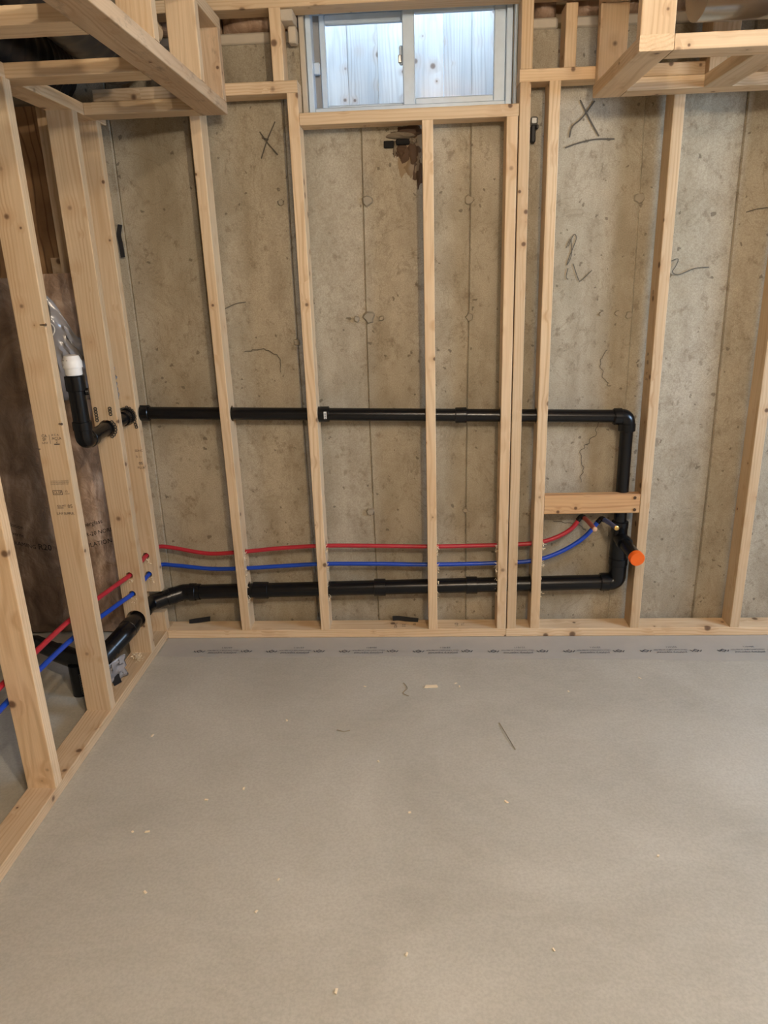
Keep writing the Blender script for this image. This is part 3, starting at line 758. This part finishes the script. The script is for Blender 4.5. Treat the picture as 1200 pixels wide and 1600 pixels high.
# ------------------------------------------------------------------ ducts
def flex(name, pts, r, mat, label, rings=True):
    pts = smooth_path(pts, 24); rads = [r*(1 + (0.05 if rings and i % 4 < 1 else 0)) for i in range(len(pts))]
    o = mesh_obj(name, sweep(pts, rads, 24), M[mat], smooth=True); return tag(o, label, 'duct', 'ducts above the dropped frames')
flex('flexible_duct', [(0.21, -2.4, 2.19), (0.19, -1.4, 2.185), (0.16, -0.75, 2.18), (0.13, -0.28, 2.175), (0.10, -0.02, 2.18)], 0.085, 'flex', 'black ribbed flexible duct above the left ladder frame')
flex('flexible_duct', [(-0.10, -2.4, 2.16), (-0.11, -1.4, 2.155), (-0.14, -0.7, 2.15), (-0.16, -0.2, 2.15), (-0.18, 0.06, 2.16)], 0.105, 'flex', 'added black flexible duct further left, masking the lit wall behind')  # added to keep the gap above the side wall black
flex('metal_duct', [(0.337, -2.3, 2.18), (0.337, -1.0, 2.18), (0.337, -0.33, 2.15)], 0.030, 'foil', 'small shiny metal duct beside the left uprights', False)
md = flex('metal_duct', [(1.868, -0.40, 2.178), (2.3, -0.37, 2.185), (2.9, -0.34, 2.19), (4.2, -0.30, 2.19)], 0.088, 'foil', 'round sheet metal duct with a white label in the right frame', False)
def duct_part(name, bm, mat): 
    o = mesh_obj(name, bm, M[mat], md); return o
bm = bmesh.new(); R0 = 0.0895; g = []
for i in range(6):
    a = math.radians(150 + i*12)
    g.append([bm.verts.new((x, -0.383 + R0*math.cos(a), 2.182 + R0*math.sin(a))) for x in (1.885, 1.945)])
for a, b in zip(g, g[1:]): bm.faces.new((a[0], a[1], b[1], b[0]))
duct_part('duct_label', bm, 'sticker')
duct_part('duct_label_print', join_bm(text_bm('ON', .034, (1.888, -0.4745, 2.175), (1, 0, 0), (0, .12, 1)), xz_bar(1.932, 1.942, 2.172, 2.20, -0.4745)), 'ink')

# ------------------------------------------------------------------ drain and vent pipework
DP = empty('drain_pipe', (0.9, PY, 0.2), 'black plastic drain and vent loop through the studs, with an orange cap', 'pipe')
RV, RD = 0.0248, 0.031
tb = lambda name, pts, r, mat='abs', seg=20, label=None: tube(name, pts, r, M[mat], DP, seg, label)
def hub(p, d, r, length=0.034):
    p = Vector(p); d = Vector(d).normalized()
    return tb('coupling', [p - d*length/2, p - d*(length/2 - .002), p + d*(length/2 - .002), p + d*length/2], [r - .002, r, r, r - .002])
# vent run
ve = Vector((1.889, PY, vent_z(1.889)))
tb('vent_run', [(0.02, PY, vent_z(0.02)), (1.85, PY, vent_z(1.85))], RV)
hub((0.012, PY, vent_z(0.012)), (1, 0, 0), .0315, .042)
hub((0.722, PY, vent_z(0.722)), (1, 0, 0), .0305, .044); hub((1.254, PY, vent_z(1.254)), (1, 0, 0), .0305, .044)
stk = mesh_obj('sticker', join_bm(xz_bar(0.726, 0.737, .936, .964, PY - .0312)), M['sticker'], DP)
mesh_obj('sticker_print', join_bm(*[xz_bar(0.728, 0.735, .938 + .004*i, .940 + .004*i, PY - .0316) for i in range(6)]), M['ink'], DP)
tb('elbow', fillet([(1.835, PY, ve.z), (1.889, PY, ve.z), (1.889, PY, ve.z - .055)], .036), .0295)
hub((1.852, PY, ve.z), (1, 0, 0), .0325, .03); hub((1.889, PY, ve.z - .042), (0, 0, 1), .0325, .03)
tb('vent_riser', [(1.889, PY, .87), (1.890, PY, .47)], RV)
# tee with trap arm and orange test cap
tb('tee', [(1.891, PY, .492), (1.891, PY, .490), (1.891, PY, .464), (1.891, PY, .462), (1.891, PY, .37), (1.891, PY, .345), (1.891, PY, .343)], [.029, .0325, .0325, .031, .033, .0345, .0345])
arm0, arm1 = Vector((1.891, PY, .424)), Vector((1.913, -.145, .402)); ad = (arm1 - arm0).normalized()
tb('tee_branch', [arm0, arm0 + ad*.045, arm0 + ad*.046, arm0 + ad*.066], [.029, .029, .0315, .0315])
tb('trap_arm', [arm0 + ad*.05, arm1 - ad*.005], RV)
tb('test_cap', [arm1 - ad*.022, arm1 - ad*.021, arm1 - ad*.001, arm1 + ad*.001], [.0265, .0285, .0285, .027], 'orange', 28, 'orange plastic test cap')
tb('drain_riser', [(1.892, PY, .35), (1.894, PY, .30)], .0325)
# bottom sweep and drain run
de = Vector((1.895, PY, drain_z(1.895)))
tb('sweep_elbow', fillet([(1.835, PY, de.z), (1.8945, PY, de.z), (1.8945, PY, de.z + .10)], .062, 10), .0345)
hub((1.845, PY, de.z), (1, 0, 0), .0375, .036); hub((1.8945, PY, de.z + .092), (0, 0, 1), .0375, .03)
tb('drain_run', [(0.115, PY, drain_z(.115)), (1.84, PY, drain_z(1.84))], RD)
hub((0.411, PY, drain_z(.411)), (1, 0, 0), .0365, .065); hub((0.917, PY, drain_z(.917)), (1, 0, 0), .0365, .048); hub((1.30, PY, drain_z(1.30)), (1, 0, 0), .0365, .046)
# corner fittings of the drain: two 45 degree bends, out through the side wall
c0 = [(0.15, PY, .199), (0.075, PY, .197), (-0.045, -0.02, .180), (-0.045, -0.31, .186)]
tb('corner_bend', fillet([c0[0], c0[1], (0.015, PY - .035, .188)], .05), .0345)
hub((0.118, PY, .198), (1, 0, 0), .0375, .03); hub((0.035, PY - .022, .191), (1, .55, .1), .0365, .026)
tb('corner_bend', fillet([(0.03, PY - .02, .190), (-0.045, -0.025, .178), (-0.045, -0.10, .181)], .04), .0325)
tb('drain_branch', [(-0.045, -0.07, .181), (-0.045, -0.26, .186)], RD)
tb('corner_bend', fillet([(-0.045, -0.235, .186), (-0.045, -0.315, .186), (-0.085, -0.395, .150), (-0.105, -0.43, .125)], .035), .036)
hub((-0.045, -0.262, .186), (0, 1, 0), .0375, .03); hub((-0.078, -0.378, .157), (-.4, -.75, -.4), .0385, .03)
tb('corner_bend', fillet([(-0.082, -0.388, .154), (-0.115, -0.425, .136), (-0.20, -0.40, .130), (-0.30, -0.345, .130)], .035), .036)
tb('drain_branch', [(-0.25, -0.373, .131), (-0.26, -0.366, .131), (-0.42, -0.27, .128), (-1.45, -0.24, .128)], [.031, .031, .031, .031])
tb('floor_riser', [(-0.188, -0.425, 0.0), (-0.188, -0.425, .125)], .030)
# vent stub behind the side wall, with the white air valve
vt = [(vx, -0.37, 1.165), (vx, -0.37, .955), (vx, -0.02, .955)]
tb('vent_stub', [(vx, -0.37, 1.16), (vx, -0.37, .99)], 0.0272); tb('vent_branch', [(vx, -0.335, .953), (vx, 0.01, .963)], RV)
tb('elbow', fillet([(vx, -0.37, 1.00), (vx, -0.37, .953), (vx, -0.315, .953)], .034), .0295)
hub((vx, -0.37, 1.005), (0, 0, 1), .0318, .03); hub((vx, -0.322, .953), (0, 1, 0), .0318, .03)
tb('elbow', fillet([(vx, -0.035, .962), (vx, PY, .969), (0.01, PY, .970)], .034), .0295)
hub((vx, -0.37, 1.148), (0, 0, 1), .0325, .05)
tb('valve_stop', [(vx + .0255, -0.362, 1.118), (vx + .0345, -0.358, 1.118)], .012, 'abs', 12)
av = tb('air_valve', [(vx, -0.37, 1.174), (vx, -0.37, 1.176), (vx, -0.37, 1.196), (vx, -0.37, 1.199), (vx, -0.37, 1.1995), (vx, -0.37, 1.220), (vx, -0.37, 1.224), (vx, -0.37, 1.238), (vx, -0.37, 1.241)],
        [.0255, .0272, .0276, .0276, .0312, .0308, .0285, .0235, .012], 'white', 24, 'white plastic air admittance valve')
bm = bmesh.new()
for z, a0, a1 in ((1.211, 200, 240), (1.206, 205, 225), (1.228, 215, 245), (1.229, 260, 268)):
    pts = [(vx + .0306*math.cos(math.radians(a)), -0.37 + .0306*math.sin(math.radians(a)), z) for a in range(a0, a1 + 1, 4)] if z < 1.22 else [(vx + .0292*math.cos(math.radians(a)), -0.37 + .0292*math.sin(math.radians(a)), 1.2245) for a in range(a0, a1 + 1, 4)]
    ribbon(bm, pts, .0016, (0, -0.7, 0.7), .0004)
mesh_obj('valve_print', bm, M['ink'], DP)
# perforated hanger straps
def strap(pts, label=None):
    bm = bmesh.new()
    for i, p in enumerate(pts):
        p = Vector(p); nx = Vector(pts[min(i+1, len(pts)-1)]) - Vector(pts[max(i-1, 0)]); nx.normalize()
        q = Vector((0, -1, 0)); s = nx.cross(q).normalized(); ring_o, ring_i, lo_o = [], [], []
        for k in range(12):
            a = 2*math.pi*k/12; d = nx*math.cos(a) + s*math.sin(a)
            ring_o.append(bm.verts.new(p + d*.0066 + q*.0014)); ring_i.append(bm.verts.new(p + d*.0034 + q*.0014)); lo_o.append(bm.verts.new(p + d*.0066))
        for k in range(12):
            j = (k+1) % 12
            bm.faces.new((ring_o[k], ring_o[j], ring_i[j], ring_i[k])); bm.faces.new((lo_o[k], lo_o[j], ring_o[j], ring_o[k]))
    return mesh_obj('hanger_strap', bm, M['strap'], DP, label=label)
def arc_strap(c, r, a0, a1, y, n):
    return [(c[0] + r*math.cos(math.radians(a0 + (a1-a0)*i/n)), y, c[1] + r*math.sin(math.radians(a0 + (a1-a0)*i/n))) for i in range(n+1)]
strap([(-.075, -.187, 1.030 - .0105*i) for i in range(5)], 'perforated steel hanger strap')
strap([(-.022, -.187, 1.030 - .0105*i) for i in range(3)] + arc_strap((vx, .957), .034, 45, -60, -.188, 6))
strap(arc_strap((vx, .966), .037, 75, -15, -.003, 5) + [(-.012, -.003, .945), (-.010, -.003, .934), (-.008, -.003, .924)])
strap([(-.160 - .006*0, -.462, .098 - .0105*i) for i in range(8)])

# ------------------------------------------------------------------ water tubes
def water(name, path, mat, end, dull, endmat, label):
    e = empty(name, (0.8, 0.045, path[12][2]), label, 'pipe', 'coloured water tubes')
    tube('tube', smooth_path(path, 7), 0.0088, M[mat], e, 14)
    p = Vector(path[-1])
    tube('elbow_fitting', fillet([p - Vector((.010, 0, .014)), p + Vector((.004, 0, .006)), p + Vector((.010, -.022, .004))], .012), .0105, M['abs'], e, 12)
    q = Vector(end); s = p + Vector((.010, -.018, .004))
    tube('stub_out', [s, s.lerp(q, .5) + Vector((0, 0, .002)), q], .0088, M[dull], e, 14, 'dull stub-out towards the room')
    d = (q - s).normalized()
    tube('tube_end', [q - d*.002, q + d*.0035, q + d*.005], [.0092, .0092, .0072], M[endmat], e, 14)
    return e
water('water_tube', RED, 'red', (1.760, -.085, .505), 'redmud', 'tan_end', 'red plastic water tube drooping between the studs')
water('water_tube', BLUE, 'blue', (1.842, -.085, .508), 'bluegrey', 'brass', 'blue plastic water tube just under the red one')

# wood shavings where the holes were drilled
def shavings(name, c, spread, n, seed, parent=None):
    r = random.Random(seed); bm = bmesh.new(); c = Vector(c)
    for _ in range(n):
        p = c + Vector((r.gauss(0, spread[0]), r.gauss(0, spread[1]), r.gauss(0, spread[2]))); d = Vector((r.uniform(-1, 1), r.uniform(-1, 1), r.uniform(-1, 1))).normalized()
        e = Vector((r.uniform(-1, 1), r.uniform(-1, 1), r.uniform(-1, 1))).normalized(); L = r.uniform(.004, .013)
        ribbon(bm, [p, p + d*L*.5 + e*L*.15, p + d*L], r.uniform(.0012, .003), d.cross(e).normalized(), .0006)
    return bm
for s, x in ((sA, .362), (sB, .702), (sC, 1.156), (sD, 1.4025), (sE, 1.579)):
    side = -1 if s is sD else 1
    for (p, q, rr) in holes_at(x - .019 if side > 0 else x + .019)[1:]:
        dz = -rr - .004
        k = child_of(s, join_bm(shavings('', (x + side*.004, .012, p[2] + dz*.5), (.002, .008, .008), 9, int(x*1000) + int(p[2]*100)), shavings('', (x + side*.003, .006, p[2] + rr), (.002, .004, .005), 5, int(x*777) + int(p[2]*100))), 'wood_shavings', 'chip'); k['kind'] = 'stuff'
for s, y in ((sL, -.185), (sK, 0.0)):
    for (p, q, rr) in holes_y(y + .019):
        k = child_of(s, shavings('', (-.040, y - .003, p[2] - rr - .008), (.007, .002, .007), 14, int(p[2]*1000) + int(y*100)), 'wood_shavings', 'chip'); k['kind'] = 'stuff'
for i, (c, lab) in enumerate([((-.050, -.215, T + .004), 'small pile of drill shavings on the left plate, close to the second stud from the corner'), ((-.030, -.250, T + .004), 'loose drill shavings on the left plate, nearer the room edge')]):
    o = mesh_obj('wood_shavings', shavings('', c, (.010, .010, .003), 40, 50 + i), M['chip']); tag(o, lab, 'shavings', kind='stuff')

# ------------------------------------------------------------------ poly strip under the plate, printed
def strip():
    bm = bmesh.new(); nx, ny = 90, 5; g = {}
    for i in range(nx+1):
        x = 0.004 + 4.2*i/nx
        front = -0.155 - 0.030*min(1, max(0, (x-.3)/1.2)) - 0.02*noise.noise(Vector((x*1.5, 0, 0))) - .012*max(0, min(1, (x - 1.6)/.5))
        for j in range(ny+1):
            y = -0.0005 + (front + 0.0005)*j/ny
            g[i, j] = bm.verts.new((x, y, 0.0012 + 0.0022*max(0, noise.noise(Vector((x*6, y*30, 2))))*(j > 0)))
    for i in range(nx):
        for j in range(ny): bm.faces.new((g[i, j], g[i, j+1], g[i+1, j+1], g[i+1, j]))
    ext = bmesh.ops.extrude_face_region(bm, geom=bm.faces[:])
    for v in ext['geom']:
        if isinstance(v, bmesh.types.BMVert): v.co.z = 0.0004
    bmesh.ops.recalc_face_normals(bm, faces=bm.faces)
    o = mesh_obj('poly_strip', bm, M['gasket'], smooth=True)
    return tag(o, 'grey translucent poly strip with repeated print, sticking out from under the back plates', 'plastic sheet')
PS = strip()
def emblem(cx, cy, z, r):
    bm = bmesh.new()
    def disc(pts): bm.faces.new([bm.verts.new((cx + x*r, cy + y*r, z)) for x, y in pts])
    leaf = [(0, 1), (.16, .6), (.36, .72), (.30, .25), (.55, .45), (.62, .28), (.9, .30), (.72, .02), (.85, -.1), (.36, -.42), (.42, -.58), (.06, -.5), (.06, -.95),
            (-.06, -.95), (-.06, -.5), (-.42, -.58), (-.36, -.42), (-.85, -.1), (-.72, .02), (-.9, .30), (-.62, .28), (-.55, .45), (-.30, .25), (-.36, .72), (-.16, .6)]
    n = len(leaf); inner = [(x*.62, y*.62) for x, y in leaf]; prev = None
    vo = [bm.verts.new((cx + x*r, cy + y*r, z)) for x, y in leaf]; vi = [bm.verts.new((cx + x*r, cy + y*r, z)) for x, y in inner]
    for k in range(n): bm.faces.new((vo[k], vo[(k+1) % n], vi[(k+1) % n], vi[k]))
    for sgn in (-1, 1):
        pts = [(cx + sgn*r*(1.0 + .55*t), cy + r*(-.55 + .9*t), z - .0005) for t in (0, .3, .6, 1)]
        ribbon(bm, pts, r*.22, (0, 0, 1), .0002)
    return bm
pr = None
for i in range(12):
    xc = 0.270 + 0.3015*i - 0.302
    yb = -0.128 - 0.010*min(1.4, max(0, xc/1.2))
    if xc < 0.1: continue
    if pr is None:
        z = 0.0040
        T_ = lambda s, size, yy, xx, st=1.0: text_bm(s, size, (xx, yy, z), (-1, 0, 0), (0, -1, 0), 'CENTER', 1.0, st)
        bms = [T_('polytarp superseal', .0185, yb + .004, xc, .86), T_('100mm CAN/CGSB-51.34-M86 FILM', .0125, yb + .023, xc, 0.70), T_('221011', .0150, yb + .046, xc + .01),
               emblem(xc + .098, yb + .012, z, .0145), emblem(xc - .098, yb + .012, z, .0145)]
        pr = (xc, yb, [mesh_obj('strip_print', b_, M['blue_ink'], PS) for b_ in bms])
    else:
        for q in pr[2]:
            o = q.copy(); COL.objects.link(o); o.parent = PS
            o.location = q.location + Vector((xc - pr[0], yb - pr[1], 0))
# print on the wrapped batts
def batt_print(B, bms):
    for b_ in bms: mesh_obj('batt_print', b_, M['batt_ink'], B)
def dtext(s, size, x, y, z, slope): return text_bm(s, size, (x, y, z), (1, 0, slope), (-slope*.2, 0, 1))
batt_print(B1, [dtext('large fiberglass', .026, -.345, -.022, .505, .22), dtext('ATTIC R-20 NORM', .024, -.345, -.022, .462, .22), dtext('INSULATION', .027, -.320, -.022, .420, .22)])
batt_print(B2, [dtext('fiberglass insulation', .024, -.70, -.036, .572, -.30), dtext('isolant de verre', .022, -.66, -.036, .524, -.30), dtext('FOR WOOD FRAMING', .024, -.72, -.036, .492, -.25), dtext('R20', .036, -.475, -.036, .432, -.12)])

# outer-wall stud and loose clear bag behind the side wall
W4 = empty('outer_stud', (-0.20, 0.15, 0), 'pale stud of the outer wall seen in the gap beside the plywood', 'framing', None, 'thing')
lumber('stud', 'z', -0.296, -0.257, 0.184, 0.255, 0.0, 2.10, W4)
lumber('stud', 'z', -0.336, -0.297, 0.192, 0.255, 0.0, 1.56, W4)
def bag():
    bm = bmesh.new(); g = {}; nx, nz = 22, 26
    for i in range(nx+1):
        for j in range(nz+1):
            u, v = i/nx, j/nz; top = 1.475 - 0.315*u - .05*noise.noise(Vector((u*3, 0, 4)))
            x = -0.315 + 0.27*u; z = 1.04 + (top - 1.04)*v
            g[i, j] = bm.verts.new((x, -0.038 + .018*noise.noise(Vector((u*4, v*5, 1))) + .022*noise.noise(Vector((u*9 + v*4, v*7 - u*3, 5))), z))
    for i in range(nx):
        for j in range(nz): bm.faces.new((g[i, j], g[i+1, j], g[i+1, j+1], g[i, j+1]))
    o = mesh_obj('poly_sheet', bm, M['poly'], smooth=True)
    md_ = o.modifiers.new('thick', 'SOLIDIFY'); md_.thickness = 0.0006
    return tag(o, 'crumpled clear plastic sheet hanging behind the white valve', 'plastic sheet')
BG = bag()
mesh_obj('white_tie', sweep(smooth_path([(-.275, -.072, 1.340), (-.238, -.074, 1.322), (-.236, -.074, 1.295), (-.270, -.074, 1.260)], 6), .0022, 8), M['white'], BG)
# scraps: black strips, bracket, floor bits
def scrap(name, pts, wid, mat, label, cat, nrm=(0, -1, 0), th=.004):
    bm = bmesh.new(); ribbon(bm, smooth_path(pts, 5), wid, nrm, th)
    for f_ in [bm.verts[:4], bm.verts[-4:]]:
        pass
    bm.verts.ensure_lookup_table()
    bm.faces.new(bm.verts[0:4]); bm.faces.new(bm.verts[-4:])
    bmesh.ops.recalc_face_normals(bm, faces=bm.faces)
    o = mesh_obj(name, bm, M[mat]); return tag(o, label, cat)
scrap('rubber_strip', [(-.006, YW-.010, 1.665), (-.013, YW-.016, 1.63), (-.013, YW-.010, 1.60), (-.010, YW-.014, 1.55)], .016, 'blackrag', 'short black rubber strip stuck high on the concrete by the left corner', 'strip')
scrap('rubber_strip', [(.075, .075, T + .002), (.11, .08, T + .006), (.165, .088, T + .010)], .022, 'blackrag', 'torn black rubber scrap on the plate near the left corner', 'strip', (0, -.6, .8))
scrap('rubber_strip', [(.965, .080, T + .010), (.99, .082, T + .010), (1.03, .080, T + .005), (1.075, .075, T + .002)], .020, 'blackrag', 'black rubber scrap on the plate below the window', 'strip', (0, -.6, .8))
scrap('rubber_strip', [(-.040, -.430, T + .004), (-.060, -.400, T + .02), (-.075, -.36, T + .05)], .03, 'blackrag', 'black torn rubber scrap under the drain bend', 'strip', (0, -.7, .7))
HB = empty('hanging_bracket', (1.508, YW - .02, 1.93), 'black bracket with a shiny steel head, on the concrete right of the window', 'bracket')
box('steel_head', 1.4945, 1.520, YW - .030, YW - .002, 1.936, 1.962, M['nail_steel'], HB, .005)
box('black_tail', 1.497, 1.514, YW - .026, YW - .004, 1.880, 1.937, M['blackrag'], HB, .004)
box('bolt_head', 1.514, 1.522, YW - .034, YW - .016, 1.922, 1.936, M['blackrag'], HB, .002)
bm = bmesh.new(); g = {}
for i in range(13):
    for j in range(11):
        u, v = i/12, j/10; q = Vector((u*4, v*4, 3.0))
        g[i, j] = bm.verts.new((-.088 + .060*u + .008*noise.noise(q*1.7), -.455 + .085*u + .020*noise.noise(q) + .012*noise.noise(q*2.3), T + .003 + (.075 + .02*u)*v))
for i in range(12):
    for j in range(10): bm.faces.new((g[i, j], g[i+1, j], g[i+1, j+1], g[i, j+1]))
o = mesh_obj('poly_wrap', bm, M['poly'], smooth=False); md_ = o.modifiers.new('thick', 'SOLIDIFY'); md_.thickness = 0.0006
tag(o, 'crumpled clear plastic scrap under the black drain bend', 'plastic sheet')

def chip(pos, l, w_, h_, rz, label, group=None, name='wood_chip', mat='chip'):
    bm = bmesh.new(); r = random.Random(int((pos[0] + 9)*1000)); bmesh.ops.create_cube(bm, size=1)
    for v in bm.verts:
        v.co = Vector((v.co.x*l*(1 - .35*(v.co.y > 0)*r.random()), v.co.y*w_, v.co.z*h_)); v.co.rotate(Euler((0, 0, rz))); v.co += Vector((pos[0], pos[1], h_/2 + .0005 + (.003 if len(pos) > 2 else 0)))
    o = mesh_obj(name, bm, M[mat]); return tag(o, label, 'chip', group)
chip((1.123, -.386), .050, .014, .004, .05, 'largest pale wood chip lying on the floor in front of the centre stud')
small = [(.176, -.688), (.277, -1.131), (.319, -1.13), (.683, -1.391), (.719, -1.293), (.389, -1.338), (.90, -1.592), (1.382, -1.482), (1.051, -1.047), (1.215, -.363), (1.228, -.385), (.876, -.384), (.62, -.60), (.95, -.82), (1.62, -.42), (1.9, -.33), (1.05, -1.5), (.45, -1.0), (1.7, -1.2), (.55, -.95), (1.33, -1.0)]
for i, p in enumerate(small):
    r = random.Random(i); chip(p, r.uniform(.006, .015), r.uniform(.003, .006), .002, r.uniform(0, 3), 'tiny pale wood chip lying loose on the concrete floor', 'tiny wood chips on the floor')
def thread(pts, r, label, mat):
    o = mesh_obj('straw', sweep(smooth_path(pts, 6), r, 6), M[mat]); return tag(o, label, 'straw')
thread([(1.350, -.614, .002), (1.368, -.69, .004), (1.386, -.759, .002)], .0013, 'long thin straw on the floor right of the centre stud', 'straw')
thread([(.80, -.655, .002), (.825, -.665, .003), (.845, -.658, .002)], .0012, 'short curled thread on the floor', 'straw')
thread([(1.02, -.36, .002), (1.035, -.40, .003), (1.02, -.43, .002), (1.04, -.45, .002)], .0012, 'curly thread beside the largest wood chip', 'straw')
